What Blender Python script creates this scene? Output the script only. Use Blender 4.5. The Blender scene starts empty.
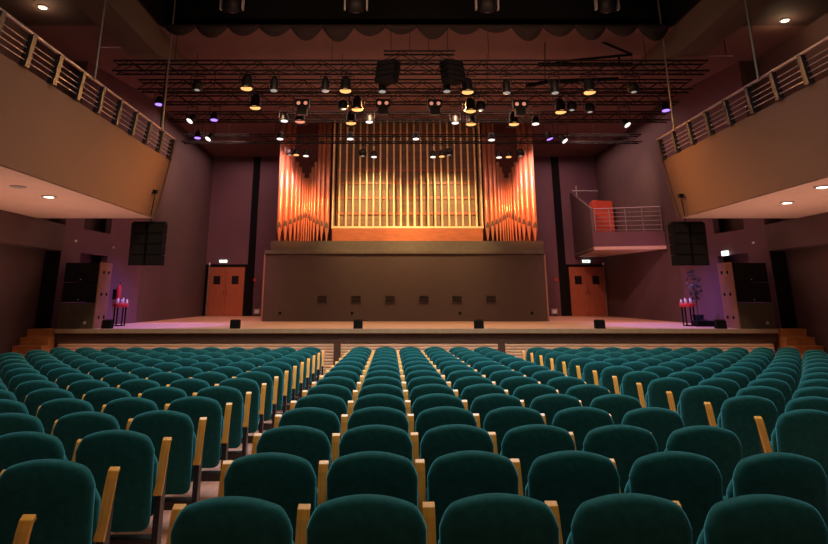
import bpy, bmesh, math, random
from mathutils import Vector, Matrix
random.seed(7)
SC = bpy.context.scene
COL = SC.collection
PI = math.pi
# ------------------------------------------------------------------ camera
FPX = 620.0; PX, PY = 390.0, 130.0; TILT = math.atan(0.2736)
CT, ST = math.cos(TILT), math.sin(TILT)
CZ = 1.95
cam = bpy.data.cameras.new('camera'); camo = bpy.data.objects.new('camera', cam); COL.objects.link(camo)
cam.sensor_width = 36; cam.lens = FPX / 828 * 36
cam.shift_x = (414 - PX) / 828; cam.shift_y = -(272 - PY) / 828
camo.location = (0, 0, CZ); camo.rotation_euler = (PI / 2 + TILT, 0, 0)
cam.clip_end = 200
SC.camera = camo
# ------------------------------------------------------------------ world, exposure
w = bpy.data.worlds.new('world'); SC.world = w; w.use_nodes = True
w.node_tree.nodes['Background'].inputs[0].default_value = (0.03, 0.012, 0.010, 1)
w.node_tree.nodes['Background'].inputs[1].default_value = 0.5
SC.view_settings.view_transform = 'Standard'; SC.view_settings.look = 'None'
SC.view_settings.exposure = 0.0; SC.view_settings.gamma = 1.0; SC.view_settings.use_curve_mapping = False

def aim(o, target):
    o.rotation_euler = (Vector(target) - o.location).to_track_quat('-Z', 'Y').to_euler()
def spot(loc, target, power, color, angle=60, blend=0.8, r=0.15):
    l = bpy.data.lights.new('stage_or_fill_spot', 'SPOT'); l.energy = power; l.color = color
    l.spot_size = math.radians(angle); l.spot_blend = blend; l.shadow_soft_size = r
    o = bpy.data.objects.new('stage_or_fill_spot', l); COL.objects.link(o); o.location = loc; aim(o, target); return o
def area(loc, target, power, color, sx, sy, spread=180):
    l = bpy.data.lights.new('house_or_fill_light', 'AREA'); l.energy = power; l.color = color
    l.shape = 'RECTANGLE'; l.size = sx; l.size_y = sy; l.spread = math.radians(spread)
    o = bpy.data.objects.new('house_or_fill_light', l); COL.objects.link(o); o.location = loc; aim(o, target); return o
WARM = (1, .62, .33); PINK = (1, .45, .55); PURP = (.34, .20, 1); ORNG = (1, .30, .08); GOLD = (1, .62, .22); TEAL = (.75, .9, 1)
XC = 0.7                                            # centre line of the hall
# house lights over the stalls (in the ceiling recess) and above the balconies
area((XC, 9.5, 8.9), (XC, 9.7, 0), 560, (1, .86, .74), 9, 8, 125)
area((XC, 1.5, 8.6), (XC, 5.0, 0), 150, (1, .80, .60), 8, 3)
# stage floor
for x in (-3.5, -0.5, 2.0, 5.0):
    spot((x, 17.6, 7.6), (x, 20.8, 1.2), 420, (1, .60, .34), 74)
area((XC, 20.6, 8.6), (XC, 20.2, 1), 190, (1, .60, .48), 9, 3)  # added broad fill above the front of the stage, no fixture there
for s in (-1, 1): area((XC + s * 7.4, 25.5, 8.6), (XC + s * 7.4, 25.6, 1), 150, (1, .55, .52), 2.4, 8)  # added fill on both sides to lift the stage walls
for s in (-1, 1):
    spot((XC + s * 6.3, 18.3, 7.5), (XC + s * 7.6, 19.4, 1.4), 3000, PURP, 50)
    spot((XC + s * 5.6, 19.8, 7.5), (XC + s * 7.6, 23.5, 1.2), 900, (1, .38, .52), 60)
    spot((XC + s * 4.6, 22.4, 7.5), (XC + s * 7.6, 29.5, 3.0), 700, (1, .45, .42), 75)
    spot((XC + s * 4.6, 25.0, 7.9), (XC + s * 9.3, 29.6, 4.8), 1500, (1, .58, .52), 46, 1)
    spot((XC + s * 6.0, 22.0, 7.9), (XC + s * 9.2, 25.0, 5.6), 500, (1, .60, .42), 70, 1)
    # organ towers and centre
    spot((XC + s * 3.6, 20.0, 7.0), (XC + s * 4.3, 23.8, 5.1), 1900, (1, .36, .13), 40, 1)
    spot((XC + s * 1.5, 20.4, 7.4), (XC + s * 1.3, 23.8, 4.4), 1700, (1, .66, .30), 66)
    # balcony fronts washed from the truss, soffits by an added fill from below
    spot((XC + s * 1.0, 17.4, 7.3), (XC + s * 6.5, 12.8, 4.7), 4200, (1, .43, .11), 56, 1)
    area((XC + s * 7.9, 12.5, 1.6), (XC + s * 7.9, 12.5, 4), 75, (1, .55, .40), 2.2, 6)
    spot((XC + s * 2.5, 10.5, 9.5), (XC + s * 4.5, 17.1, .5), 1300, (1, .62, .36), 70)
spot((8.0, 22.6, 1.7), (9.1, 25.2, 3.9), 70, (1, .42, .55), 100, 1)  # added upward spot, stands in for floor bounce on the gallery soffit
area((XC, 10.5, 9.2), (XC, 11.5, 0), 260, (.22, .66, 1), 8, 4, 105)  # added cool fill that turns the middle seat rows teal
# wash on stage ceiling
area((XC, 19.0, 6.4), (XC, 18.5, 9), 55, (1, .52, .38), 9, 5)
area((XC, 12.0, 8.3), (XC, 24, 2.4), 85, (1, .55, .35), 8, 1)

def at(px, py, Y):                                   # point at depth Y seen at that place of the photograph
    v = (py - PY) / FPX; zc = Y / (CT + v * ST)
    return Vector(((px - PX) / FPX * zc, Y, CZ + zc * (ST - v * CT)))
def atz(px, py, Z):
    v = (py - PY) / FPX; zc = (Z - CZ) / (ST - v * CT)
    return Vector(((px - PX) / FPX * zc, zc * (CT + v * ST), Z))
# ------------------------------------------------------------------ materials
def mat(name, col, rough=.6, metal=0, var=.12, scale=6, bump=0, sheen=0, sheencol=(1, 1, 1), spec=.5, emit=None, es=1, coat=0, stretch=(1, 1, 1), detail=3):
    m = bpy.data.materials.new(name); m.use_nodes = True; n = m.node_tree.nodes; l = m.node_tree.links
    b = n['Principled BSDF']; b.inputs['Roughness'].default_value = rough; b.inputs['Metallic'].default_value = metal
    b.inputs['Specular IOR Level'].default_value = spec; b.inputs['Coat Weight'].default_value = coat
    tc = n.new('ShaderNodeTexCoord'); mp = n.new('ShaderNodeMapping'); mp.inputs['Scale'].default_value = stretch
    ns = n.new('ShaderNodeTexNoise'); ns.inputs['Scale'].default_value = scale; ns.inputs['Detail'].default_value = detail
    l.new(tc.outputs['Object'], mp.inputs[0]); l.new(mp.outputs[0], ns.inputs['Vector'])
    r = n.new('ShaderNodeValToRGB'); e = r.color_ramp.elements
    e[0].position = .3; e[1].position = .7
    e[0].color = tuple(c * (1 - var) for c in col) + (1,); e[1].color = tuple(min(1, c * (1 + var)) for c in col) + (1,)
    l.new(ns.outputs['Fac'], r.inputs[0]); l.new(r.outputs[0], b.inputs['Base Color'])
    if sheen:
        b.inputs['Sheen Weight'].default_value = sheen; b.inputs['Sheen Roughness'].default_value = .35
        b.inputs['Sheen Tint'].default_value = tuple(sheencol) + (1,)
    if bump:
        bp = n.new('ShaderNodeBump'); bp.inputs['Strength'].default_value = bump; bp.inputs['Distance'].default_value = .01
        l.new(ns.outputs['Fac'], bp.inputs['Height']); l.new(bp.outputs[0], b.inputs['Normal'])
    if emit:
        b.inputs['Emission Color'].default_value = tuple(emit) + (1,); b.inputs['Emission Strength'].default_value = es
    return m
M = dict(
    velvet=mat('green_velvet', (.010, .088, .088), .9, var=.18, scale=25, sheen=1.0, sheencol=(.11, .60, .80), spec=.15),
    armwood=mat('lacquered_beech', (.78, .36, .06), .28, var=.12, scale=5, stretch=(12, 1, 1), coat=.5),
    steel=mat('dark_steel', (.022, .024, .03), .4, .3),
    plinth=mat('dark_base', (.025, .018, .016), .5),
    floor=mat('aisle_floor', (.62, .30, .22), .22, var=.1, scale=3, stretch=(8, 1, 1)),
    wall=mat('aubergine_plaster', (.085, .046, .044), .75, var=.06, scale=2, bump=.05),
    wall2=mat('aubergine_panel', (.12, .052, .068), .7, var=.06, scale=2, bump=.05),
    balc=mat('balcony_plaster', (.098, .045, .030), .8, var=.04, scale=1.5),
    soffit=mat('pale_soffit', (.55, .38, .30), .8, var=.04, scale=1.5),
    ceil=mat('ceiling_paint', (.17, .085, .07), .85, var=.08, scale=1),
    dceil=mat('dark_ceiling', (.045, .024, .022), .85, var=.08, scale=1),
    cream=mat('cream_beam', (.12, .08, .055), .8, var=.05, scale=1),
    black=mat('matt_black', (.006, .006, .006), .8, spec=.08),
    blackm=mat('black_metal', (.010, .008, .008), .5, .3, spec=.3),
    stage=mat('stage_boards', (.58, .35, .20), .42, var=.15, scale=3, stretch=(1, 14, 1)),
    nose=mat('stage_nosing', (.30, .22, .13), .6),
    slat=mat('cream_slats', (.72, .50, .32), .6, var=.1, scale=4, stretch=(1, 1, 10)),
    brown=mat('dark_brown_wood', (.07, .038, .025), .5),
    wood=mat('stair_wood', (.46, .18, .05), .5, var=.2, scale=4, stretch=(1, 8, 1)),
    door=mat('door_wood', (.30, .085, .04), .45, var=.15, scale=3, stretch=(8, 8, 1)),
    orgwood=mat('organ_wood', (.34, .085, .025), .45, var=.2, scale=3, stretch=(1, 1, 6)),
    orgback=mat('organ_back', (.19, .10, .045), .6, var=.2, scale=1.6, stretch=(.3, 1, 5)),
    orgdark=mat('organ_dark_wood', (.12, .02, .012), .6),  # dark red wood of the organ case
    copper=mat('copper_pipe', (.80, .33, .19), .32, .55, var=.06),
    gold=mat('gold_pipe', (.88, .62, .33), .35, .3, var=.06),
    screen=mat('brown_panel', (.050, .025, .017), .7, var=.05, scale=2),
    plinthg=mat('grey_ledge', (.085, .06, .04), .7),
    rail=mat('rail_metal', (.34, .26, .28), .4, .6),
    railw=mat('rail_dark', (.035, .028, .032), .5, .3),
    grille=mat('speaker_grille', (.008, .007, .007), .9, spec=.08),
    spkside=mat('speaker_plywood', (.24, .11, .06), .6, var=.1),
    spkbase=mat('speaker_base', (.05, .04, .025), .7),
    red=mat('red_cloth', (.50, .02, .02), .7),
    redwall=mat('red_board', (.45, .05, .02), .6),
    white=mat('white_plastic', (.8, .8, .8), .5),
    grey=mat('grey_plastic', (.32, .30, .28), .5),
    leaf=mat('dark_leaves', (.010, .014, .010), .6),
    curtain=mat('brown_border_cloth', (.022, .011, .008), .9),
    rod=mat('grey_rod', (.22, .18, .14), .5, .4),
    exit=mat('exit_sign_lit', (.8, .9, .85), emit=(.85, 1, .9), es=1.6),
    exitg=mat('exit_sign_green', (.02, .25, .12), emit=(.05, .5, .25), es=.5),
    lamp=mat('downlight_lit', (1, .8, .6), emit=(1, .78, .55), es=7),
    Ly=mat('lens_yellow', (1, .6, .2), emit=(1, .50, .16), es=1.25),
    Lw=mat('lens_white', (1, 1, 1), emit=(1, .95, .88), es=1.2),
    Lb=mat('lens_blue', (.3, .2, 1), emit=(.28, .16, 1), es=2.2),
    Lp=mat('lens_pink', (1, .5, .4), emit=(1, .38, .25), es=.5),
    Ld=mat('lens_dim', (.6, .7, .7), emit=(.7, .9, .9), es=.22),
    glass=mat('dark_glass', (.01, .01, .012), .15),
)
# ------------------------------------------------------------------ mesh helpers
class MB:
    def __init__(s): s.v = []; s.f = []; s.sm = []
    def add(s, v, f, smooth=False):
        o = len(s.v); s.v += [tuple(p) for p in v]; s.f += [tuple(i + o for i in q) for q in f]; s.sm += [smooth] * len(f); return s
    def box(s, x0, x1, y0, y1, z0, z1):
        v = [(x0, y0, z0), (x1, y0, z0), (x1, y1, z0), (x0, y1, z0), (x0, y0, z1), (x1, y0, z1), (x1, y1, z1), (x0, y1, z1)]
        return s.add(v, [(0, 3, 2, 1), (4, 5, 6, 7), (0, 1, 5, 4), (1, 2, 6, 5), (2, 3, 7, 6), (3, 0, 4, 7)])
    def hexa(s, b, t):                               # four bottom, four top points
        return s.add(list(b) + list(t), [(0, 3, 2, 1), (4, 5, 6, 7), (0, 1, 5, 4), (1, 2, 6, 5), (2, 3, 7, 6), (3, 0, 4, 7)])
    def prism(s, pts, d):                            # extrude polygon by vector d
        n = len(pts); d = Vector(d); a = [Vector(p) for p in pts]
        return s.add(a + [p + d for p in a], [tuple(range(n))[::-1], tuple(range(n, 2 * n))] + [(i, (i + 1) % n, n + (i + 1) % n, n + i) for i in range(n)])
    def tube(s, a, b, r, r2=None, n=8, caps=True):
        a, b = Vector(a), Vector(b); r2 = r if r2 is None else r2; d = (b - a).normalized()
        u = d.orthogonal().normalized(); w_ = d.cross(u); v = []
        for p, q in ((a, r), (b, r2)):
            for i in range(n):
                t = 2 * PI * i / n; v.append(p + u * math.cos(t) * q + w_ * math.sin(t) * q)
        s.add(v, [(i, (i + 1) % n, n + (i + 1) % n, n + i) for i in range(n)], True)
        if caps: s.add(v, [tuple(range(n))[::-1], tuple(range(n, 2 * n))])
        return s
    def path(s, pts, r, n=6):
        for a, b in zip(pts[:-1], pts[1:]): s.tube(a, b, r, n=n)
        return s
    def lathe(s, c, prof, n=16, axis=None, smooth=True):   # prof: (r, h) along axis
        c = Vector(c); d = Vector(axis or (0, 0, 1)).normalized(); u = d.orthogonal().normalized(); w_ = d.cross(u); v = []
        for r, h in prof:
            for i in range(n):
                t = 2 * PI * i / n; v.append(c + d * h + (u * math.cos(t) + w_ * math.sin(t)) * max(r, 1e-4))
        k = len(prof)
        f = [(j * n + i, j * n + (i + 1) % n, (j + 1) * n + (i + 1) % n, (j + 1) * n + i) for j in range(k - 1) for i in range(n)]
        s.add(v, f, smooth); s.add(v, [tuple(range(n))[::-1], tuple(range((k - 1) * n, k * n))]); return s
    def loft(s, rings, smooth=True):                 # list of rings, equal length
        n = len(rings[0]); v = [p for r in rings for p in r]
        f = [(j * n + i, j * n + (i + 1) % n, (j + 1) * n + (i + 1) % n, (j + 1) * n + i) for j in range(len(rings) - 1) for i in range(n)]
        f += [tuple(range(n))[::-1], tuple(range((len(rings) - 1) * n, len(rings) * n))]
        return s.add(v, f, smooth)
    def build(s, name, m, parent=None, bevel=0):
        me = bpy.data.meshes.new(name); me.from_pydata(s.v, [], s.f); me.update()
        for i, p in enumerate(me.polygons): p.use_smooth = s.sm[i]
        bm = bmesh.new(); bm.from_mesh(me); bmesh.ops.remove_doubles(bm, verts=bm.verts, dist=1e-5) if False else None
        bmesh.ops.recalc_face_normals(bm, faces=bm.faces); bm.to_mesh(me); bm.free()
        me.materials.append(m); o = bpy.data.objects.new(name, me); COL.objects.link(o)
        if parent is not None: o.parent = parent
        if bevel:
            bv = o.modifiers.new('bevel', 'BEVEL'); bv.width = bevel; bv.segments = 2; bv.limit_method = 'ANGLE'
        return o
def B(*a): return MB().box(*a)
def thing(name, label, cat, loc=(0, 0, 0), rz=0, group=None):
    o = bpy.data.objects.new(name, None); COL.objects.link(o); o.location = loc; o.rotation_euler = (0, 0, rz)
    o['label'] = label; o['category'] = cat
    if group: o['group'] = group
    return o
def tag(o, label, cat, group=None, kind=None):
    o['label'] = label; o['category'] = cat
    if group: o['group'] = group
    if kind: o['kind'] = kind
    return o
def struct(o): o['kind'] = 'structure'; return o
def copy_tree(o, parent=None):
    c = o.copy(); COL.objects.link(c)
    if parent is not None: c.parent = parent
    for ch in list(KIDS.get(o.name, [])): copy_tree(ch, c)
    return c
KIDS = {}
def kids(o):
    KIDS[o.name] = list(o.children)
    for c in o.children: kids(c)
def recenter(o, loc):                                # move a one-mesh thing's origin
    loc = Vector(loc); o.data.transform(Matrix.Translation(-loc)); o.location = loc; return o
ORD = ['zero', 'first', 'second', 'third', 'fourth', 'fifth', 'sixth', 'seventh', 'eighth', 'ninth', 'tenth', 'eleventh', 'twelfth', 'thirteenth', 'fourteenth', 'fifteenth', 'sixteenth']
SIDE = {-1: 'left', 1: 'right'}
# ------------------------------------------------------------------ setting
SZ = 1.21; SY = 17.0                                  # stage top and front
def fz(Y): return max(0.0, .02 * (15.5 - Y))          # raked floor
CH = 8.85                                             # ceiling height
fl = MB(); fl.prism([(-9.5, 15.5, 0), (-9.5, -2.5, .36), (-9.5, -2.5, -.3), (-9.5, 15.5, -.3)], (20.4, 0, 0)); fl.box(-9.5, 10.9, 15.5, 17.6, -.3, 0)
struct(fl.build('floor', M['floor']))
# stage
stg = MB()
stg.prism([(XC - 9.55, SY + .2, 1.11), (XC - 9.7, 30.35, 1.11), (XC + 9.7, 30.35, 1.11), (XC + 9.55, SY + .2, 1.11)], (0, 0, .1))
struct(stg.build('stage_deck', M['stage']))
struct(B(XC - 9.48, XC + 9.45, SY, SY + .2, 1.10, SZ).build('stage_nosing', M['nose'], bevel=.01))
struct(B(XC - 9.48, XC + 9.45, SY + .12, SY + .2, .86, 1.10).build('stage_fascia', M['brown']))
pf = B(XC - 9.48, XC + 9.45, SY + .3, SY + .36, 0, .86)
struct(pf.build('stage_backing', M['brown']))
xa, xb = at(337, 341, SY).x, at(502, 341, SY).x
def slat_panel(x0, x1, y):
    m = MB(); z = .03
    while z < .84: m.prism([(x0, y, z), (x0, y - .035, z + .012), (x0, y - .035, z + .045), (x0, y, z + .06)], (x1 - x0, 0, 0)); z += .075
    m.box(x0, x1, y, y + .02, 0, .86)
    return m
struct(slat_panel(xa + .09, xb - .09, SY + .17).build('stage_front_slats', M['slat']))
struct(slat_panel(XC - 9.4, xa - .09, SY + .17).build('stage_front_slats', M['slat']))
struct(slat_panel(xb + .09, XC + 9.35, SY + .17).build('stage_front_slats', M['slat']))
for x in (xa, xb): struct(B(x - .09, x + .09, SY + .1, SY + .2, 0, .86).build('stage_front_post', M['brown']))
def sp_(s, y): return XC + s * (9.76 - (y - 17.4) * .165)   # flared portal wall
# side walls of the stage house
BY = 30.3
def sx(s, y):                                         # inner face of the stage side walls
    return XC + s * (8.95 + (y - 17) * .042)
for s in (-1, 1):
    m = MB()
    y0, y1 = 21.4, BY + .3
    m.hexa([(sx(s, y0), y0, SZ - .1), (sx(s, y1), y1, SZ - .1), (sx(s, y1) + s * .3, y1, SZ - .1), (sx(s, y0) + s * .3, y0, SZ - .1)],
           [(sx(s, y0), y0, CH), (sx(s, y1), y1, CH), (sx(s, y1) + s * .3, y1, CH), (sx(s, y0) + s * .3, y0, CH)])
    struct(m.build('wall_stage_' + SIDE[s], M['wall']))
struct(B(XC - 9.9, XC + 9.9, BY, BY + .3, SZ - .1, CH).build('wall_back', M['wall2']))
# black strips painting the shade inside the back-wall slots beside the organ
for s, p0, p1 in ((-1, 247.6, 254.5), (1, 558.5, 566)):
    x0, x1 = at(p0, 270, BY).x, at(p1, 270, BY).x
    struct(B(x0, x1, BY - .05, BY, SZ, CH).build('slot_shade_1' if s < 0 else 'slot_shade_2', M['black']))
# hall side walls, portal columns, beams
for s in (-1, 1):
    X = lambda a: XC + s * a
    def bx(a0, a1, y0, y1, z0, z1):
        return B(min(X(a0), X(a1)), max(X(a0), X(a1)), y0, y1, z0, z1)
    struct(bx(10.2, 10.4, -2.5, 17.5, -.3, CH).build('wall_' + SIDE[s], M['wall']))
    # longitudinal beam
    struct(bx(9.75, 10.2, -2.5, 17.4, 3.25, 3.96).build('wall_beam_' + SIDE[s], M['wall']))
    # portal wall with openings, in the plane of the side wall
    pts = {}
    m = MB()
    def seg(y0, y1, z0, z1):
        e = s * .18
        m.hexa([(sp_(s, y0), y0, z0), (sp_(s, y1), y1, z0), (sp_(s, y1) + e, y1, z0), (sp_(s, y0) + e, y0, z0)],
               [(sp_(s, y0), y0, z1), (sp_(s, y1), y1, z1), (sp_(s, y1) + e, y1, z1), (sp_(s, y0) + e, y0, z1)])
    seg(17.4, 18.2, SZ, CH)      # near column hangs over the cabinet
    seg(18.2, 19.5, 3.25, 3.93)      # beam
    seg(18.2, 19.5, 4.95, CH)
    seg(19.5, 21.4, SZ, CH)   # far column
    struct(m.build('wall_portal_' + SIDE[s], M['wall2']))
    struct(bx(9.95, 10.2, 17.4, 21.4, 0, 4.0).build('wall_wing_' + SIDE[s], M['wall2']))
    struct(bx(9.78, 10.2, 17.38, 17.40, 0, 3.25).build('wall_return_' + SIDE[s], M['black']))  # return painted black for the shaded gap beside the portal column
    struct(bx(9.95, 10.2, 17.4, 21.4, 4.0, CH).build('wall_wing_upper_' + SIDE[s], M['wall']))
    # ceilings beside the recess
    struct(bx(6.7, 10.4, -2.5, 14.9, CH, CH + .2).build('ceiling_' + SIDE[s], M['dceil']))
    # longitudinal ceiling beam
    struct(MB().prism([(X(6.75), 2.0, 8.1), (X(6.75), 15.0, 8.1), (X(6.75), 18.5, CH), (X(6.75), 2.0, CH)], (s * .75, 0, 0)).build('ceiling_beam_' + SIDE[s], M['cream']))
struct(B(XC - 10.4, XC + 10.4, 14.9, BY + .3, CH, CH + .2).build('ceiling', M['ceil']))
struct(B(XC - 6.6, XC + 6.6, -2.5, 14.9, 10.4, 10.6).build('ceiling_recess', M['black']))
struct(B(XC - 6.6, XC + 6.6, 14.9, 15.0, CH, 10.4).build('ceiling_recess_front', M['black']))
for s in (-1, 1):
    struct(B(min(XC + s * 6.6, XC + s * 6.7), max(XC + s * 6.6, XC + s * 6.7), -2.5, 15.0, CH, 10.4).build('ceiling_recess_side', M['black']))
struct(B(XC - 10.4, XC + 10.4, -2.7, -2.5, -.3, 10.6).build('wall_rear', M['wall']))

# ------------------------------------------------------------------ balconies
BE = 16.0
for s in (-1, 1):
    X = lambda a: XC + s * a
    Y0 = 2.0
    t = thing('balcony', f'{SIDE[s]} side balcony with sloping brown front and lit underside', 'balcony', (X(8.0), 9, 3.98))
    def loc(p): return (p[0] - X(8.0), p[1] - 9, p[2] - 3.98)
    prof = [(6.78, 3.98), (6.51, 5.50), (6.60, 5.52), (6.86, 4.10)]
    m = MB(); m.prism([loc((X(a), Y0, z)) for a, z in prof], (0, BE - Y0, 0)); m.build('front_panel', M['balc'], t)
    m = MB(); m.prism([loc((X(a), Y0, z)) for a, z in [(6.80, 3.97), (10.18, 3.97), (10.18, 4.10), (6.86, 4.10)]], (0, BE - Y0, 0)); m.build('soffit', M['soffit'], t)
    m = MB(); m.prism([loc((X(a), BE - .1, z)) for a, z in [(6.84, 4.1), (10.18, 4.1), (10.18, 4.7), (6.75, 4.7)]], (0, .1, 0)); m.build('end_panel', M['balc'], t)
    m = MB(); m.prism([loc((X(a), Y0, z)) for a, z in [(6.80, 4.6), (10.18, 4.6), (10.18, 4.7), (6.80, 4.7)]], (0, BE - Y0 - .1, 0)); m.build('deck', M['plinth'], t)
    r = thing('balcony_railing', f'metal railing along the top of the {SIDE[s]} balcony', 'railing', (X(6.5), 9, 5.5))
    def rl(a, y, z): return (X(a) - X(6.5), y - 9, z - 5.5)
    a0 = 6.52
    MB().tube(rl(6.42, Y0, 6.05), rl(6.42, BE, 6.05), .03).build('handrail', M['rail'], r)
    for k in range(4):
        z = 5.60 + k * .105
        MB().tube(rl(6.47, Y0, z), rl(6.47, BE, z), .009, n=6).build('rail_bar', M['rail'], r)
    y = BE - .03
    while y > Y0:
        MB().prism([rl(6.56, y, 5.5), rl(6.44, y, 5.5), rl(6.38, y, 6.04), rl(6.46, y, 6.04)], (0, -.11, 0)).build('post', M['railw'], r)
        y -= .84
    struct(MB().prism([(X(6.40), BE, 6.06), (X(6.57), BE, 6.06), (X(6.80), BE, 4.0), (X(6.72), BE, 4.0)], (0, .04, 0)).build('trim_3' if s < 0 else 'trim_4', M['balc']))
    # suspension rods
    for yy, nm in ((11.2, 'nearer'), (14.85, 'farther')):
        o = MB().tube((X(6.36), yy, 6.02), (X(6.36), yy, 10.4), .022).build('suspension_rod', M['rod'])
        tag(recenter(o, (X(6.36), yy, 6.0)), f'thin grey rod holding the {SIDE[s]} balcony, the one {nm} to the seats' if nm == 'nearer' else f'thin grey rod holding the {SIDE[s]} balcony end next to the stage', 'rod')
    # soffit lamps
    for px, py, w_ in (((49, 196.7, 'far'), (18, 187, 'near')) if s < 0 else ((787, 202.7, 'far'), (822, 187, 'near'))):
        p = atz(px, py, 3.96)
        t2 = thing('recessed_downlight', f'round recessed lamp in the underside of the {SIDE[s]} balcony, {"nearer the stage" if w_ == "far" else "nearer the seats"}', 'ceiling lamp', (p.x, p.y, 3.97))
        MB().lathe((0, 0, -.02), [(.13, 0), (.14, .005), (.14, .03), (.10, .03)]).build('ring', M['grey'], t2)
        MB().lathe((0, 0, -.025), [(.0, 0), (.09, 0), (.09, .01)]).build('lens', M['lamp'] if (w_ == 'far' or s > 0) else M['grey'], t2)
    # downlight in the upper ceiling
    p = atz(43 if s < 0 else 785, 7 if s < 0 else 20, CH - .01)
    t2 = thing('ceiling_downlight', f'small bright round downlight above the {SIDE[s]} balcony', 'ceiling lamp', (p.x, p.y, CH - .01))
    MB().lathe((0, 0, -.02), [(.12, 0), (.13, .01), (.13, .02)]).build('ring', M['grey'], t2)
    MB().lathe((0, 0, -.03), [(.0, 0), (.08, 0), (.08, .01)]).build('lens', M['lamp'], t2)
    l = bpy.data.lights.new('downlight_glow', 'POINT'); l.energy = 12; l.color = WARM; l.shadow_soft_size = .08
    o = bpy.data.objects.new('downlight_glow', l); COL.objects.link(o); o.location = (p.x, p.y, CH - .25)

# ------------------------------------------------------------------ centre wall below the organ
WY = 22.8
x0, x1 = at(261.7, 321, WY).x, at(548.5, 321, WY).x
zt = at(400, 254, WY).z
t = thing('organ_gallery_block', 'wide brown panelled block across the stage carrying the organ', 'wall block', ((x0 + x1) / 2, 26, SZ))
cx = (x0 + x1) / 2
B(x0 - cx, x1 - cx, WY - 26, BY - 26.02, 0, zt - SZ).build('body', M['screen'], t)
B(x0 - cx - .02, x1 - cx + .02, WY - 26 - .06, BY - 26.02, zt - SZ, zt - SZ + .12).build('cornice', M['plinthg'], t, bevel=.01)
B(x0 - cx - .03, x0 - cx + .02, WY - 26 - .03, WY - 26 + .05, 0, zt - SZ).build('corner_strip', M['spkside'], t)
B(x1 - cx - .02, x1 - cx + .03, WY - 26 - .03, WY - 26 + .05, 0, zt - SZ).build('corner_strip', M['spkside'], t)
OY = 23.6
zo0 = at(400, 250, OY).z; zo1 = at(400, 241.5, OY).z
xo0, xo1 = at(272, 245, OY).x, at(542, 245, OY).x
B(xo0 - cx, xo1 - cx, OY - .25 - 26, BY - 26.02, zt - SZ + .12, zo1 - SZ).build('organ_plinth', M['plinthg'], t)
for k, px in enumerate((322, 356, 390, 424, 457, 491)):
    p = at(px, 299, WY)
    v = thing('wall_vent', f'small dark wall vent, {ORD[k + 1]} from the left in the row of six below the organ', 'vent', (p.x, WY, p.z), group='wall vents below the organ')
    B(-.20, .20, -.03, 0, -.13, .13).build('frame', M['brown'], v)
    m = MB()
    for q in range(5): m.box(-.17, .17, -.045, -.03, -.11 + q * .048, -.085 + q * .048)
    m.build('louvre', M['black'], v)
for k, px in enumerate((280, 352, 460, 532)):
    p = at(px, 313, WY)
    tag(recenter(MB().lathe((p.x, WY, p.z), [(.05, 0), (.05, .02), (.03, .03)], axis=(0, -1, 0)).build('floor_socket', M['black']), (p.x, WY, p.z)), f'tiny dark round socket low on the brown wall, {ORD[k + 1]} from the left', 'socket', 'sockets low on the brown wall')

# ------------------------------------------------------------------ organ
org = thing('pipe_organ', 'large pipe organ with gold centre pipes between two copper towers', 'organ', (cx, OY + .6, zo1))
def ol(p): return (p[0] - cx, p[1] - OY - .6, p[2] - zo1)
OT = CH
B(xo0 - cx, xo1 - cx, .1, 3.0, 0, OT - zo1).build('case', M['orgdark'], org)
xc0, xc1 = at(332, 230, OY).x, at(483, 230, OY).x
zc0 = at(400, 228, OY).z
B(xc0 - cx, xc1 - cx, -.55, .1, 0, zc0 - zo1).build('base_panel', M['orgwood'], org)
B(xc0 - cx + .1, xc1 - cx - .1, -.15, -.05, zc0 - zo1, OT - zo1).build('centre_back', M['orgback'], org)
m = MB()
for yy in (130, 168, 181, 196, 212):
    z = at(400, yy, OY).z - zo1; m.box(xc0 - cx + .1, xc1 - cx - .1, -.2, -.15, z - .05, z + .05)
m.build('cross_rail', M['orgwood'], org)
for xx in (xc0, xc1):
    B(xx - cx - .03, xx - cx + .03, -.55, .1, zc0 - zo1, OT - zo1).build('frame_post', M['gold'], org)
B(xc0 - cx, xc1 - cx, -.56, -.42, zc0 - zo1, zc0 - zo1 + .07).build('frame_sill', M['gold'], org)
for k in range(21):
    px = 338.8 + 6.9 * k; x = at(px, 200, OY).x - cx
    MB().tube((x, -.4, zc0 - zo1 + .05), (x, -.4, OT - zo1), .038, n=12).build('organ_pipe', M['gold'], org)
left = [278.6, 284.4, 289.9, 294.2, 297.7, 300.6, 303.1, 305.5, 307.9, 310.5, 313.4, 316.9, 321.2, 324.6, 328.6]
left = [278.3, 284.3, 289.6, 294.0, 297.6, 300.5, 303.0, 305.4, 307.8, 310.3, 313.2, 316.8, 321.0, 326.0]
n = len(left); mid = (n - 1) / 2
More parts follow.
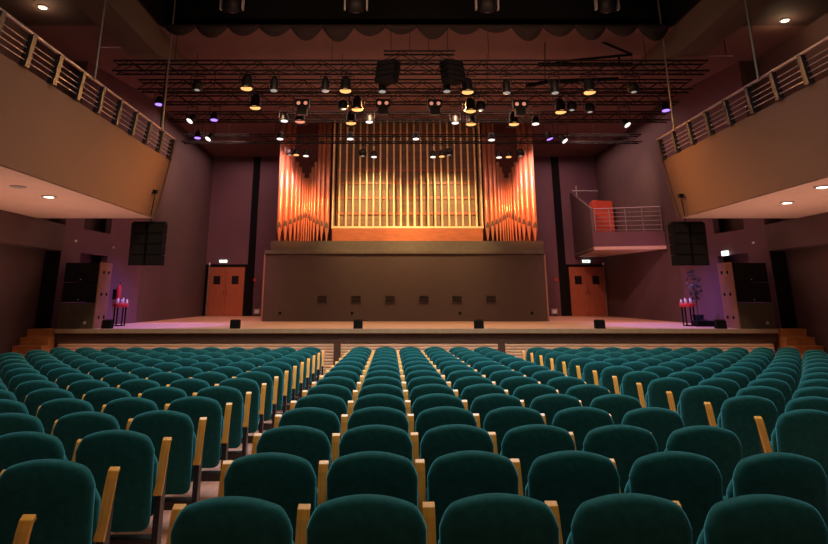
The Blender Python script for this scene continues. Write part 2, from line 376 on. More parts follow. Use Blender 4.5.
for s in (-1, 1):
    for k, px in enumerate(left):
        d = abs(k - mid)
        if s > 0: px = 814.5 - px
        gap = (left[min(k + 1, n - 1)] - left[max(k - 1, 0)]) / (2 if 0 < k < n - 1 else 1)
        mouth = 216 + d * 1.75; top = 179 - 5.2 * d if d < 4 else 120 - d
        a = at(px, mouth, OY); x = a.x - cx; zm = a.z - zo1; zt2 = at(px, max(top, 60), OY).z - zo1 if d < 4 else OT - zo1 - .1 + 0
        zt2 = min(zt2, OT - zo1 - .02)
        r = max(.034, gap * .0185)
        y = -.35 + (.1 if d < 2 else 0)
        p = MB().lathe((x, y, 0), [(.012, 0), (.02, .02), (r * .95, zm - .03), (r, zm), (r, zt2), (r * .85, zt2 + .001)], n=14).build('organ_pipe', M['copper'], org)
        MB().prism([(x - r * .7, y - r - .012, zm + .01), (x + r * .7, y - r - .012, zm + .01), (x + r * .5, y - r - .012, zm + .16), (x, y - r - .012, zm + .24), (x - r * .5, y - r - .012, zm + .16)], (0, .03, 0)).build('pipe_mouth', M['plinthg'], p)

# ------------------------------------------------------------------ doors on the back wall, signs, small wall items
for s, (a, b) in ((-1, (206.5, 243.5)), (1, (570.5, 606))):
    xa_, xb_ = at(a, 300, BY).x, at(b, 300, BY).x; zt_ = at(220, 267, BY).z; c = (xa_ + xb_) / 2; hw = (xb_ - xa_) / 2; h = zt_ - SZ
    d = bpy.data.objects.new('door_1' if s < 0 else 'door_2', None); COL.objects.link(d); d.location = (c, BY, SZ); d['kind'] = 'structure'
    m = MB().box(-hw - .12, -hw, -.08, 0, 0, h + .12).box(hw, hw + .12, -.08, 0, 0, h + .12).box(-hw, hw, -.08, 0, h, h + .12); m.build('door_frame', M['black'], d)
    for q in (-1, 1):
        lf = B(min(0, q * hw) + (.006 if q > 0 else 0), max(0, q * hw) - (.006 if q < 0 else 0), -.06, -.01, .01, h).build('door_leaf', M['door'], d)
        B(q * hw * .5 - .16, q * hw * .5 + .16, -.075, -.06, h - .80, h - .42).build('door_window', M['glass'], lf)
        MB().tube((q * .07, -.10, h * .42), (q * .07, -.10, h * .52), .012).build('door_handle', M['steel'], lf)
    px = 223.5 if s < 0 else 586
    p = at(px, 261.3, BY)
    e = thing('exit_sign', f'small lit exit sign over the {SIDE[s]} stage door', 'sign', (p.x, BY, p.z))
    B(-.18, .18, -.06, 0, -.06, .06).build('sign_box', M['exit'], e)
    m = MB(); m.box(-.015, .015, -.065, -.06, -.045, .045); m.prism([(.03, -.065, -.045), (.10, -.065, 0), (.03, -.065, .045)], (0, .005, 0)); m.prism([(-.13, -.065, -.045), (-.09, -.065, -.045), (-.05, -.065, .045), (-.09, -.065, .045)], (0, .005, 0)); m.build('pictogram', M['exitg'], e)
    px = 205.2 if s < 0 else 607.6
    p = at(px, 265, BY - .3)
    g = thing('corner_guard', f'slim upright post with pale tip beside the {SIDE[s]} stage door', 'post', (p.x - s * .22, BY - .35, SZ))
    MB().tube((0, 0, 0), (0, 0, p.z - SZ), .03).build('post', M['rod'], g)
    MB().lathe((0, 0, p.z - SZ), [(.03, 0), (.05, .03), (.04, .1), (.01, .12)]).build('tip', M['white'], g)
    px = 257 if s < 0 else 554.2
    p = at(px, 311.5, BY)
    g = thing('wall_socket_box', f'pale square box low on the back wall, {SIDE[s]} of the organ block', 'socket box', (p.x, BY, p.z))
    B(-.15, .15, -.06, 0, -.13, .13).build('box', M['grey'], g, bevel=.01); B(-.1, .1, -.07, -.06, -.08, .08).build('cover', M['white'], g)
    p = at(255 if s < 0 else 556, 280, BY)
    tag(recenter(B(p.x - .07, p.x + .07, BY - .06, BY, p.z - .07, p.z + .07).build('fire_alarm', M['red'], bevel=.02), (p.x, BY, p.z)), f'small red alarm button on the back wall, {SIDE[s]} of the organ block', 'alarm')
p = at(717.5, 253.3, 19.1)
e = thing('exit_sign', 'small lit exit sign on the right portal beam', 'sign', (sp_(1, 19.1), 19.1, p.z))
B(-.06, 0, -.16, .16, -.07, .07).build('sign_box', M['exit'], e); B(-.065, -.06, -.03, .03, -.04, .04).build('pictogram', M['exitg'], e)
for s, px, py, yy in ((-1, 77.5, 241, 17.9), (-1, 116, 247.5, 19.7), (1, 742, 242.7, 17.9)):
    z = at(px, py, yy).z; x = sp_(s, yy)
    tag(recenter(MB().lathe((x, yy, z), [(.035, 0), (.035, .03), (.02, .05)], axis=(-s, 0, 0)).build('wall_sensor', M['white']), (x, yy, z)), f'tiny pale sensor dot on the {SIDE[s]} portal column' + (' behind the hanging speakers' if px == 116 else (' above the big black speaker' if s > 0 else ' above the big speaker')), 'sensor')

# ------------------------------------------------------------------ right stage gallery
gl = thing('stage_gallery', 'small gallery with purple-lit front at the right back of the stage', 'gallery', (9.0, 27, 3.9))
g0 = Vector((9.0, 27, 3.9))
A = [Vector((8.35, 25.8)), Vector((sx(1, 22.4) - .03, 22.4)), Vector((sx(1, BY) - .08, BY - .05)), Vector((8.85, BY - .05))]
def gp(q, z): return (q.x - 9, q.y - 27, z - 3.9)
Z0 = (3.92, 3.69, 3.92, 3.92)
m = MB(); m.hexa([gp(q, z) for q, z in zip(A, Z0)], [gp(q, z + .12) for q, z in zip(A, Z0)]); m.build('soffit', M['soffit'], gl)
off = Vector((.04, .1))
m = MB(); m.hexa([gp(A[0], 4.04), gp(A[1], 3.81), gp(A[1] + Vector((0, .1)), 3.81), gp(A[0] + off, 4.04)], [gp(A[0], 4.65), gp(A[1], 4.32), gp(A[1] + Vector((0, .1)), 4.32), gp(A[0] + off, 4.65)]); m.build('front_panel', M['wall2'], gl)
m = MB(); m.prism([gp(A[0], 3.92), gp(A[3], 3.92), gp(A[3], 7.05), gp(A[0], 5.62)], (.1, .0, 0)); m.build('side_panel', M['wall'], gl)
rr = thing('gallery_railing', 'metal railing of the small stage gallery on the right', 'railing', (9.0, 25, 4.66))
a, b = Vector((A[0].x - 9 + .12, A[0].y - 25, 0)), Vector((A[1].x - 9 - .02, A[1].y - 25, -.33))
for k in range(6):
    z = .06 + k * .175
    MB().tube(a + Vector((.03, .05, z)), b + Vector((0, .05, z - .012 * k)), .025 if k == 5 else .013).build('handrail' if k == 5 else 'rail_bar', M['rail'], rr)
for k in range(5):
    q = a.lerp(b, k / 4 * .97 + .01); MB().tube(q + Vector((.02, .05, 0)), q + Vector((.02, .05, .90)), .02).build('post', M['rail'], rr)
pa, pb = at(590, 196, 28.0), at(612, 230, 28.0)
rb = tag(recenter(MB().prism([(8.95, 27.6, 4.03), (9.95, 27.6, 4.03), (9.95, 27.6, 6.2), (9.1, 27.6, 6.25), (8.95, 27.6, 5.7)], (0, .5, 0)).build('red_screen', M['redwall'], bevel=.02), (9.4, 27.8, 4.02)), 'red panelled screen standing on the right stage gallery', 'screen')
hb = thing('grab_rail', 'short pale grab rail above the gallery stair parapet', 'rail', (8.9, 29, 6.9))
MB().tube((-.3, 0, 0), (.9, 0, 0), .03).build('bar', M['grey'], hb); MB().tube((-.1, 0, -2.88), (-.1, 0, .25), .025).build('post', M['grey'], hb)

# ------------------------------------------------------------------ stage side cabinets (stacked speakers), steps
for s in (-1, 1):
    a0, a1 = (8.0, 8.93)
    Yf = 17.25
    t = thing('speaker_tower', f'tall black loudspeaker tower with brown side at the {SIDE[s]} edge of the stage', 'speaker', (XC + s * 9.0, Yf + .22, SZ))
    def q(u): return u * .465
    B(-.465, .465, -.36, .36, 0, .66).build('base_cabinet', M['spkbase'], t, bevel=.01)
    for k in range(2):
        z0 = .68 + k * .52
        c = B(-.465, .465, -.34, .36, z0, z0 + .50).build('speaker_box', M['black'], t, bevel=.01)
        B(-.44, .44, -.36, -.34, z0 + .03, z0 + .47).build('grille', M['grille'], c)
        MB().lathe((0, -.36, z0 + .06), [(.015, 0), (.015, .01)], axis=(0, -1, 0)).build('badge', M['grey'], c)
    o = -s * .465
    B(min(o, o - s * .03), max(o, o - s * .03), -.36, .36, 0, 1.72).build('side_board', M['spkside'], t)
    for zz in (.28, .88, 1.46):
        for yy in (-.13, .17):
            MB().lathe((o - s * .03, yy, zz), [(.045, 0), (.045, .012), (.02, .02)], axis=(-s, 0, 0), n=10).build('rigging_cup', M['black'], t)
    MB().lathe((.25, -.36, .15), [(.04, 0), (.04, .015)], axis=(0, -1, 0)).build('badge', M['grey'], t)
    # hanging line array
    pxc = 150.5 if s < 0 else 685.5
    ya = 16.35
    ct_ = at(pxc, 223.5, ya)
    la = thing('line_array_speaker', f'black double column of speakers hanging under the {SIDE[s]} balcony end', 'speaker', (ct_.x, ya, ct_.z))
    z = 0
    for k in range(4):
        hgt = .27
        for u in (-1, 1):
            bxo = MB().hexa([(u * .22 - .19, -.2 + k * .012, z - hgt), (u * .22 + .19, -.2 + k * .012, z - hgt), (u * .22 + .15, .25, z - hgt + .012), (u * .22 - .15, .25, z - hgt + .012)],
                          [(u * .22 - .19, -.2 + k * .012, z - .006), (u * .22 + .19, -.2 + k * .012, z - .006), (u * .22 + .15, .25, z - .012), (u * .22 - .15, .25, z - .012)]).build('speaker_box', M['black'], la)
            B(u * .22 - .17, u * .22 + .17, -.212 + k * .012, -.2 + k * .012, z - hgt + .02, z - .035).build('grille', M['grille'], bxo)
        z -= hgt
    B(-.42, .42, -.1, .1, -.01, .04).build('fly_bar', M['blackm'], la)
    MB().tube((0, 0, .03), (0, 0, 8.84 - ct_.z), .018).build('hanging_cable', M['blackm'], la)
    bxx = 153 if s < 0 else 681; q0 = at(bxx, 192 if s < 0 else 196, 15.5); q0.x = XC + s * 6.62
    cb = thing('cable_bracket', f'small black bracket with hanging line on the front of the {SIDE[s]} balcony near the stage', 'bracket', q0)
    B(-.05, .05, -.05, .05, -.04, .05).build('hook_box', M['black'], cb); MB().tube((0, 0, 0), (-s * -.09, .1, 3.99 - q0.z), .013).build('line', M['black'], cb)
    # steps beside the stage
    st = thing('stage_steps', f'short orange wooden steps at the {SIDE[s]} end of the stage front', 'steps', (XC + s * 9.8, 16.6, 0))
    for k in range(6):
        hh = 1.21 - .19 * k; y1k = .75 if k == 0 else .4 - .28 * (k - 1); y0_ = .4 - .28 * k
        u0, u1 = sorted((-s * (.28 if k == 0 else .36), s * .37))
        B(u0, u1, y0_, y1k, 0, hh - .04).build('riser', M['wood'], st)
        B(u0, u1, y0_ - .02, y1k, hh - .04, hh).build('tread', M['wood'], st)
    # small bar table with bottles, stage edge
    tp = at(116 if s < 0 else 696, 325.5 if s < 0 else 324, 18.6)
    tp = Vector((tp.x - .05, 18.9, SZ))
    bt = thing('bar_table', f'small high red-topped table standing at the {SIDE[s]} side of the stage', 'table', tp)
    MB().lathe((0, 0, 0), [(.17, 0), (.17, .02), (.03, .03)]).build('foot', M['black'], bt)
    for u, v_ in ((-.12, -.1), (.12, -.1), (-.12, .1), (.12, .1)):
        MB().tube((u, v_, 0.02), (u, v_, .55), .022).build('leg', M['black'], bt)
    MB().lathe((0, 0, .53), [(.20, 0), (.21, .02), (.21, .1), (.20, .11)], n=20).build('cloth_top', M['red'], bt)
    for k in range(5):
        u = (-.14, -.07, 0, .08, .15)[k]
        o = MB().lathe((0, 0, 0), [(.03, 0), (.038, .02), (.034, .10 + .05 * (k % 2)), (.02, .13 + .05 * (k % 2)), (.02, .15 + .05 * (k % 2))], n=10).build('white_cup', M['white'])
        o.scale = (.75,) * 3; o.location = (tp.x + u, tp.y + .05 * (-1) ** k, SZ + .64)
        tag(o, f'small white cup, {ORD[k + 1]} from the left on the red-topped table at stage {SIDE[s]}', 'cup', f'cups on the {SIDE[s]} table')
# plant behind right table, box next to it, red post left
pt = thing('potted_tree', 'dark leafy plant behind the red-topped table on the right', 'plant', (at(696, 300, 19.5).x, 19.5, SZ))
MB().lathe((0, 0, 0), [(.12, 0), (.16, .3), (.13, .3)]).build('pot', M['black'], pt)
MB().tube((0, 0, .2), (0, 0, .95), .02).build('stem', M['brown'], pt)
m = MB()
for k in range(150):
    th = random.uniform(0, 2 * PI); zz = random.uniform(.75, 1.6); r = .22 * math.sqrt(max(0.05, 1 - ((zz - 1.15) / .5) ** 2)) * random.random() ** .5
    c = Vector((r * math.cos(th), r * math.sin(th), zz)); d1 = Vector((random.uniform(-1, 1), random.uniform(-1, 1), random.uniform(-.5, .8))).normalized() * .07; d2 = d1.orthogonal().normalized() * .025
    m.add([c - d1, c + d2, c + d1, c - d2], [(0, 1, 2, 3)])
m.build('foliage', M['leaf'], pt)
p = at(707, 325, 18.2)
bg = thing('equipment_case', 'low black equipment case on the stage floor beside the right table', 'case', (p.x + .12, 18.6, SZ))
B(-.28, .28, -.2, .2, 0, .16).build('body', M['black'], bg, bevel=.02); MB().tube((-.1, 0, .18), (.1, 0, .18), .012).build('handle', M['steel'], bg)
rp = thing('fire_extinguisher', 'small red extinguisher at the foot of the left portal column', 'extinguisher', (at(114, 300, 20.0).x + .12, 20.0, SZ + .75))
MB().lathe((0, 0, 0), [(.06, 0), (.07, .03), (.07, .35), (.03, .42), (.02, .48)]).build('cylinder', M['red'], rp); MB().tube((0, 0, .46), (.06, -.04, .50), .012).build('lever', M['black'], rp)
B(-.22, -.05, -.03, .03, 0, .3).build('wall_bracket', M['black'], rp)
# floor monitors along the lip
for k, px in enumerate((107, 235, 358, 479, 600, 721)):
    p = at(px, 329, SY + .25)
    mo = thing('stage_monitor', f'small black box on the stage edge, {ORD[k + 1]} from the left of six', 'monitor', (p.x, SY + .25, SZ), group='small black boxes along the stage edge')
    MB().prism([(-.12, -.1, 0), (-.12, -.08, .2), (-.12, .02, .23), (-.12, .1, .18), (-.12, .1, 0)], (.24, 0, 0)).build('cabinet', M['black'], mo)
    MB().prism([(-.1, -.105, .02), (-.1, -.088, .18), (-.1, -.08, .18), (-.1, -.095, .02)], (.2, 0, 0)).build('grille', M['grille'], mo)

# ------------------------------------------------------------------ trusses
def truss(name, label, x0, x1, Y, zc_, hgt=.30, group=None, tubes=.024):
    t = thing('lighting_truss', label, 'truss', ((x0 + x1) / 2, Y, zc_), group=group)
    h = (x1 - x0) / 2; d = hgt / 2
    for yy in (-d, d):
        for zz in (-d, d):
            MB().tube((-h, yy, zz), (h, yy, zz), tubes, n=6).build('chord', M['blackm'], t)
    m = MB(); k = int(2 * h / .42); st_ = 2 * h / k
    for i in range(k):
        xa_ = -h + i * st_; xb_ = xa_ + st_
        sg = 1 if i % 2 else -1
        for yy in (-d, d): m.tube((xa_, yy, sg * d), (xb_, yy, -sg * d), .012, n=5, caps=False)
        m.tube((xa_, sg * d, -d), (xb_, -sg * d, -d), .012, n=5, caps=False)
        m.tube((xa_, -d, d), (xa_, d, d), .012, n=5, caps=False)
    m.build('lattice', M['blackm'], t)
    for i in range(4):
        x = -h * .8 + 1.6 * h * i / 3
        MB().tube((x, 0, d), (x, 0, CH - zc_ - .005), .008, n=5).build('hanging_cable', M['blackm'], t)
    return t
names = ['nearest', 'second', 'third', 'fourth', 'farthest']
TR = []
for k, (pa_, pb_, py) in enumerate(((115, 706, 67.5), (140, 690, 86), (162, 676, 99), (170, 668, 117), (183, 640, 139))):
    z = 7.85
    Y = atz(400, py, z).y; xa_ = at(pa_, py, Y).x; xb_ = at(pb_, py, Y).x
    truss('lighting_truss', f'black lattice lighting truss across the stage, {names[k]} of five from the seats', xa_, xb_, Y, z, hgt=.28, group='lighting trusses over the stage')
    TR.append(Y)
# small front truss with two speaker clusters
YS = TR[0] - .35
za = at(420, 57.5, YS).z
xa_, xb_ = at(384, 57, YS).x, at(455, 57, YS).x
truss('lighting_truss', 'short lattice truss in the middle carrying two speaker clusters', xa_, xb_, YS, za, hgt=.26)
for s, px in ((-1, 390), (1, 450)):
    p = at(px, 62, YS)
    la = thing('hanging_speaker_cluster', f'black curved speaker cluster under the short truss, {SIDE[s]} one', 'speaker', (p.x, YS, p.z))
    z = -.02
    for k in range(4):
        b1 = MB().hexa([(-.26 , -.22, z - .13), (.26, -.22, z - .13), (.2, .2, z - .12), (-.2, .2, z - .12)], [(-.26, -.22, z), (.26, -.22, z), (.2, .2, z - .01), (-.2, .2, z - .01)]).build('speaker_box', M['black'], la)
        b1.rotation_euler = (0, 0, s * .5); b1.location = (s * .02 * k, 0, 0)
        B(-.24, .24, -.232, -.22, z - .12, z - .01).build('grille', M['grille'], b1)
        z -= .14
    B(-.28, .28, -.05, .05, -.03, .02).build('fly_bar', M['blackm'], la)

# ------------------------------------------------------------------ stage lights
def fixture(px, py, k, kind, col, tilt=(0, 0), label=''):
    """hangs below truss k; lens centre seen at px, py"""
    Y = TR[k]; p = at(px, py, Y); zt_ = 7.85 - .14
    if p.z > zt_ - .12: p.z = zt_ - .12
    R = {'fresnel': .175, 'par': .125, 'tube': .108, 'mover': .15, 'blinder': .2}[kind]
    L = {'fresnel': .38, 'par': .24, 'tube': .38, 'mover': .25, 'blinder': .25}[kind]
    t = thing('stage_light', label, 'stage light', (p.x, Y, p.z), group='stage lights on the trusses')
    ax = Vector((tilt[0], tilt[1] + .12, 1)).normalized()    # from lens back to tail
    top = zt_ - p.z
    hb_ = {'par': .1, 'tube': .15}.get(kind, .14)
    if kind in ('fresnel', 'par', 'tube'):
        hw = {'fresnel': R * .82, 'par': R * .9, 'tube': R}[kind]
        bd = MB().lathe((0, 0, 0), [(R, 0), (R * 1.05, .02), (hw, .07), (hw * .95, L * .7), (hw * .6, L), (.02, L + .02)], n=16, axis=ax).build('lamp_housing', M['blackm'], t)
        MB().lathe(ax * -.004, [(.001, 0), (R * .86, 0), (R * .8, .01)], n=16, axis=ax).build('lens', M[col], t)
        if kind == 'fresnel':
            for a_ in range(2):
                sgn = (-1) ** a_; m = MB()
                m.prism([(-R, sgn * R, -.0), (R, sgn * R, 0), (R * 1.1, sgn * (R + .07), -.05), (-R * 1.1, sgn * (R + .07), -.05)], (0, .006, 0))
                m.build('barn_door', M['blackm'], t)
    elif kind == 'mover':
        MB().lathe((0, 0, 0), [(.08, -.0), (.14, .03), (.15, .12), (.13, .22), (.05, .27)], n=16, axis=ax).build('lamp_housing', M['blackm'], t)
        MB().lathe(ax * -.004, [(.001, 0), (.07, 0), (.06, .01)], n=12, axis=ax).build('lens', M[col], t)
    else:
        B(-.2, .2, -.1, .1, -.12, .12).build('lamp_housing', M['blackm'], t)
        for u in (-.1, .1): MB().lathe((u, -.1, 0), [(.055, 0), (.05, .015)], axis=(0, -1, 0), n=12).build('lens', M[col], t)
        MB().box(-.14, .14, -.08, .1, -.32, -.12).build('ballast_box', M['blackm'], t)
    # yoke and clamp
    c = ax * (hb_ if kind != 'blinder' else 0); w_ = R + .03
    yb = max(c.z + .02, top - .10)
    m = MB(); m.box(c.x - w_ - .008, c.x - w_ + .008, c.y - .015, c.y + .015, c.z - .02, yb); m.box(c.x + w_ - .008, c.x + w_ + .008, c.y - .015, c.y + .015, c.z - .02, yb)
    m.box(c.x - w_, c.x + w_, c.y - .015, c.y + .015, yb - .01, yb + .006)
    m.build('yoke', M['blackm'], t)
    MB().path([(c.x, c.y, yb), (0, -.13, max(yb, top - .02) + .02)], .018).build('clamp', M['blackm'], t)
    return t
CN = {'Ly': 'yellow-glowing', 'Lw': 'white-glowing', 'Lb': 'blue-glowing', 'Lp': 'pinkish', 'Ld': 'dim black'}
KN = {'fresnel': 'stage light', 'par': 'small round stage light', 'tube': 'tube-shaped stage light', 'mover': 'moving-head light', 'blinder': 'twin-lens light'}
FX = [
 (246.5, 88.4, 0, 'fresnel', 'Ly'), (345.5, 90.8, 0, 'fresnel', 'Ly'), (467.7, 92, 0, 'fresnel', 'Ly'), (589.7, 92.4, 0, 'fresnel', 'Ly'),
 (273.8, 90.6, 0, 'tube', 'Ld'), (325.2, 91, 0, 'tube', 'Ld'), (382.3, 91.6, 0, 'tube', 'Ld'), (446.9, 91.4, 0, 'tube', 'Ld'), (506.8, 93, 0, 'tube', 'Ld'), (555.2, 93, 0, 'tube', 'Ld'), (197, 90, 0, 'mover', 'Ld'), (634, 92, 0, 'mover', 'Ld'),
 (255.2, 107.7, 1, 'fresnel', 'Ly'), (357, 109.4, 1, 'fresnel', 'Ly'), (470.5, 111, 1, 'fresnel', 'Ly'), (560.8, 112, 1, 'fresnel', 'Ly'),
 (302.5, 104, 1, 'blinder', 'Lp'), (383, 104, 1, 'blinder', 'Lp'), (434.7, 104.4, 1, 'blinder', 'Lp'), (519.8, 105, 1, 'blinder', 'Lp'),
 (158.8, 104.5, 1, 'par', 'Lb'), (666, 110.5, 1, 'par', 'Lb'), (343, 109, 1, 'mover', 'Ld'), (481, 110, 1, 'mover', 'Ld'), (572, 110, 1, 'mover', 'Ld'), (590, 112, 1, 'mover', 'Ld'),
 (300, 121.5, 2, 'fresnel', 'Lp'), (351, 123, 2, 'fresnel', 'Ly'), (471, 124, 2, 'fresnel', 'Ly'), (514, 124, 2, 'fresnel', 'Ly'),
 (284.3, 121, 2, 'par', 'Lw'), (369.3, 122, 2, 'par', 'Lw'), (455.3, 123, 2, 'par', 'Lw'), (535.6, 124, 2, 'par', 'Lw'), (214, 120, 2, 'par', 'Lb'),
 (189.6, 121, 2, 'par', 'Lw', (.5, .4)), (627.6, 125, 2, 'par', 'Lw', (-.5, .4)),
 (280, 139, 3, 'par', 'Lw'), (350.2, 139, 3, 'par', 'Lw'), (416, 139, 3, 'par', 'Lw'), (491.6, 140, 3, 'par', 'Lw'),
 (550, 139, 3, 'par', 'Lb', (-.3, 0)), (565, 141, 3, 'par', 'Lw', (-.6, .4)), (197.6, 138, 3, 'par', 'Lb'), (208, 139, 3, 'par', 'Lw', (.5, .4)),
 (296.3, 155, 4, 'par', 'Ly'), (305.9, 156, 4, 'par', 'Lw'), (362.7, 156, 4, 'mover', 'Ld'), (374, 157, 4, 'par', 'Lw'), (433, 157, 4, 'par', 'Lw'), (441.8, 156.5, 4, 'par', 'Ly'), (449, 155, 4, 'mover', 'Ld'), (499, 157.5, 4, 'par', 'Lw'), (508.7, 157, 4, 'par', 'Ly'), (520.6, 156, 4, 'mover', 'Ld'), (290, 155, 4, 'mover', 'Ld'),
]
cnt = {}
for f in sorted(FX, key=lambda f: (f[2], f[0])):
    key = (f[2], f[3], f[4]); cnt.setdefault(key, []).append(f)
for key, L in cnt.items():
    for i, f in enumerate(L):
        pos = '' if len(L) == 1 else f', {ORD[i + 1]} from the left'
        fixture(*f[:5], tilt=f[5] if len(f) > 5 else (0, 0), label=f'{CN[f[4]]} {KN[f[3]]} on the {names[f[2]]} truss{pos}')
# moving lights up in the recess
for k, px in enumerate((232, 356, 487, 607)):
    p = at(px, 6, 13.9)
    t = thing('recess_spotlight', f'large spotlight in the dark ceiling slot, {ORD[k + 1]} from the left of four', 'stage light', (p.x, 13.9, p.z), group='spotlights in the ceiling slot')
    MB().lathe((0, 0, -.18), [(.15, 0), (.2, .04), (.22, .25), (.16, .42)], n=18, axis=(0, -.25, 1)).build('lamp_housing', M['blackm'], t)
    MB().lathe((0, .0, -.2), [(.001, 0), (.13, 0), (.12, .02)], n=18, axis=(0, -.25, 1)).build('lens', M['glass'], t)
    m = MB().box(-.29, -.25, -.06, .06, -.1, .45).box(.25, .29, -.06, .06, -.1, .45).box(-.29, .29, -.06, .06, .42, .48); m.build('yoke', M['grey'], t)
    MB().tube((0, 0, .48), (0, 0, 10.4 - p.z), .03).build('pole', M['blackm'], t)
# bordering cloth with swags at the recess edge
m = MB()
xs0, xs1 = XC - 6.55, XC + 6.55
nw = 16; W_ = (xs1 - xs0) / nw
for j in range(nw):
    depth = random.uniform(.16, .42)
    xa_, xb_ = xs0 + j * W_, xs0 + (j + 1) * W_
    for layer in range(3):
        dd = depth * (1 - .28 * layer); rows = []
        N = 10
        v = []; f = []
        for i in range(N + 1):
            u = i / N; x = xa_ + (xb_ - xa_) * u; sag = 4 * u * (1 - u)
            yo = 14.84 - .02 * layer
            v += [(x, yo, CH - .0 - .02), (x, yo - .06 * sag, CH - .05 - dd * sag * .6), (x, yo - .03 * sag, CH - .08 - dd * sag)]
        for i in range(N):
            for q in range(2): f.append((i * 3 + q, i * 3 + 3 + q, i * 3 + 4 + q, i * 3 + 1 + q))
        m.add(v, f, True)
o = m.build('swag_border', M['curtain']); sd = o.modifiers.new('thickness', 'SOLIDIFY'); sd.thickness = .012
tag(o, 'brown gathered cloth border hanging in swags from the ceiling slot edge', 'curtain')
# folded cable boom on the right
bm_ = thing('cable_boom', 'black bent cable boom hanging at the right above the trusses', 'cable', (at(580, 60, 16).x, 16, 7.9))
o0 = Vector(bm_.location)
def bp(px, py): return at(px, py, 16.0) - o0
MB().path([bp(556, 62), bp(632, 54.5), bp(600, 41), bp(618, 40)], .035).build('upper_arm', M['black'], bm_)
MB().path([bp(538, 64.5), bp(632, 64.5)], .06).build('lower_arm', M['black'], bm_)
MB().path([bp(619, 57), bp(619, 66)], .03).build('link', M['black'], bm_)
MB().path([bp(526, 86), bp(552, 81), bp(618, 79)], .05).build('cable_bundle', M['black'], bm_)
MB().path([bp(600, 41), bp(600, 20.5)], .012).build('hanging_cable', M['black'], bm_)
MB().path([bp(545, 64), bp(545, 20.5)], .012).build('hanging_cable', M['black'], bm_)
MB().path([bp(545, 82), bp(545, 65)], .012).build('hanging_cable', M['black'], bm_)
# horizontal pipes near the side ceilings
for s, (pa_, pb_, py) in ((-1, (100, 160, 47.5)), (1, (668, 733, 56))):
    a, b = at(pa_, py, 15.8), at(pb_, py, 15.8)
    r = thing('rigging_pipe', f'thin horizontal rigging pipe under the {SIDE[s]} side ceiling', 'pipe', ((a.x + b.x) / 2, 15.8, a.z)); h = abs(b.x - a.x) / 2
    MB().tube((-h, 0, 0), (h, 0, 0), .02).build('pipe', M['rail'], r)
    for u in (-h * .8, h * .8): MB().tube((u, 0, 0), (u, 0, CH - a.z), .01).build('hanger', M['blackm'], r)

# ------------------------------------------------------------------ seats
def outline(a, zb_, zs, rise, n_top=20, cr=.06, p=3.4):
    pts = []
    for i in range(n_top + 1):
        u = math.cos(PI * i / n_top); au = abs(u)
        drop = .46 * au * au + .54 * max(0, (au - .72) / .28) ** 2.6
        pts.append((a * u, zs + rise * (1 - drop)))
    # left side down, bottom
    pts.append((-a * .985, (zb_ + zs) / 2)); 
    for i in range(5):
        th = PI + PI / 2 * i / 4; pts.append((-a * .96 + cr + cr * math.cos(th), zb_ + cr + cr * math.sin(th)))
    for i in range(5):
        th = 1.5 * PI + PI / 2 * i / 4; pts.append((a * .96 - cr + cr * math.cos(th), zb_ + cr + cr * math.sin(th)))
    pts.append((a * .985, (zb_ + zs) / 2))
    return pts
def cushion(ol_, prof, lean, zc_):
    rings = []
    for sc_, y in prof:
        rings.append([(x * (1 - sc_), y - lean * (z - .2), z - (z - zc_) * sc_ * .55) for x, z in ol_])
    return MB().loft(rings)
seat = thing('auditorium_seat', 'x', 'seat')
bk = cushion(outline(.258, .255, .755, .135, n_top=28), [(.55, -.014), (.16, -.010), (.055, .0), (.012, .018), (0, .04), (.02, .06), (.1, .07), (.5, .07)], .16, .55)
bk.build('backrest', M['velvet'], seat)
fc = cushion(outline(.262, .40, .66, .12), [(.5, .06), (.06, .06), (0, .09), (.02, .13), (.08, .15), (.5, .165)], .16, .6)
fc.build('back_cushion', M['velvet'], seat)
sc_ = cushion(outline(.235, .28, .52, .08), [(.5, .17), (.05, .17), (0, .20), (.02, .25), (.1, .28), (.5, .29)], -.05, .4)
sc_.build('seat_cushion', M['velvet'], seat)
def arm(x):
    rear = []; 
    cl = [(.035, .46), (.06, .53), (.085, .61), (.11, .69), (.125, .74), (.14, .775), (.165, .788)]
    up, dn = [], []
    for i, (y, z) in enumerate(cl):
        a_ = Vector(cl[max(i - 1, 0)]); b_ = Vector(cl[min(i + 1, len(cl) - 1)]); t_ = (b_ - a_).normalized(); nn = Vector((-t_.y, t_.x)) * .012
        up.append((y + nn.x, z + nn.y)); dn.append((y - nn.x, z - nn.y))
    m = MB(); L = up + dn[::-1]; N = len(cl)
    v = [(x - .029, y, z) for y, z in L] + [(x + .029, y, z) for y, z in L]; T = len(L)
    f = []
    for i in range(N - 1):
        f.append((i, i + 1, T - 2 - i, T - 1 - i)); f.append((T + i, 2 * T - 1 - i, 2 * T - 2 - i, T + i + 1))
    for i in range(T): f.append((i, (i + 1) % T, T + (i + 1) % T, T + i))
    return m.add(v, f)
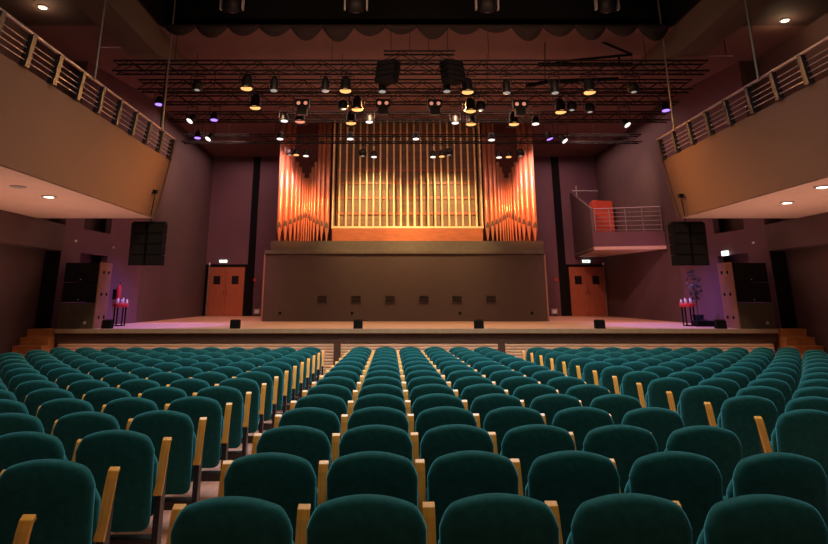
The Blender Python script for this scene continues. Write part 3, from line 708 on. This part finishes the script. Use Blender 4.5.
def support(x):
    m = MB(); m.prism([(x - .02, .045, 0), (x - .02, .05, .46), (x - .02, .12, .72), (x - .02, .15, .74), (x - .02, .14, .45), (x - .02, .14, .04), (x - .02, .2, .0)], (.04, 0, 0)); return m
am = arm(.278).build('armrest', M['armwood'], seat, bevel=.004)
sp = support(.278).build('side_support', M['steel'], seat)
B(-.262, .262, .03, .12, .14, .21).build('base_rail', M['plinth'], seat, bevel=.005)
EXTRA = (am, sp)
kids(seat)
used = False
BLK = {'L': 'left', 'C': 'middle', 'R': 'right'}
NR = 15
def put(block, row, j, x, dy, rot, extra, label):
    global used
    Y = 2.978 + .8746 * row - dy
    z = fz(Y + .1)
    s_ = seat if not used else copy_tree(seat)
    if not used: used = True
    s_.location = (x, Y + .11, z); s_.rotation_euler = (0, 0, rot); s_['label'] = label
    s_['group'] = f'green seats of the {BLK[block]} block'
    if extra:
        for o in EXTRA:
            c = o.copy(); COL.objects.link(c); c.parent = s_; c.location = (-.57, 0, 0)
todo = []
for row in range(NR):
    rn = ORD[row + 1]
    for j in range(6):
        x = -.67 + .57 * j
        dd = 'nearest row' if row == 0 else f'{rn} row from the camera'
        todo.append(('C', row, j, x, .025 * (x - .75) ** 2, 0, j == 0, f'green velvet seat, middle block, {dd}, {ORD[j + 1]} from the left'))
    for side in (-1, 1):
        for j in range(11):
            d = .285 + .57 * j; FD = min(1, max(.2, 1 - (row - 6) * .1))
            if side < 0: x = -1.555 - d; dy = .18 * min(1, FD + .4) + .12 * d * FD
            else: x = 3.12 + d; dy = .13 + .11 * d * FD
            Y = 2.978 + .8746 * row - dy; zc_ = Y / 1.07
            if abs(x) > (.629 if side < 0 else .707) * zc_ + .36: continue
            if abs(x - XC) > 9.6: continue
            bl = 'L' if side < 0 else 'R'
            todo.append((bl, row, j, x, dy, side * -.03, side > 0 and j == 0,
                f'green velvet seat, {BLK[bl]} block, {"nearest row" if row == 0 else rn + " row from the camera"}, ' + ('beside the aisle' if j == 0 else f'{ORD[j + 1]} from the aisle')))
for a in todo: put(*a)
print('SEATS', len(todo))
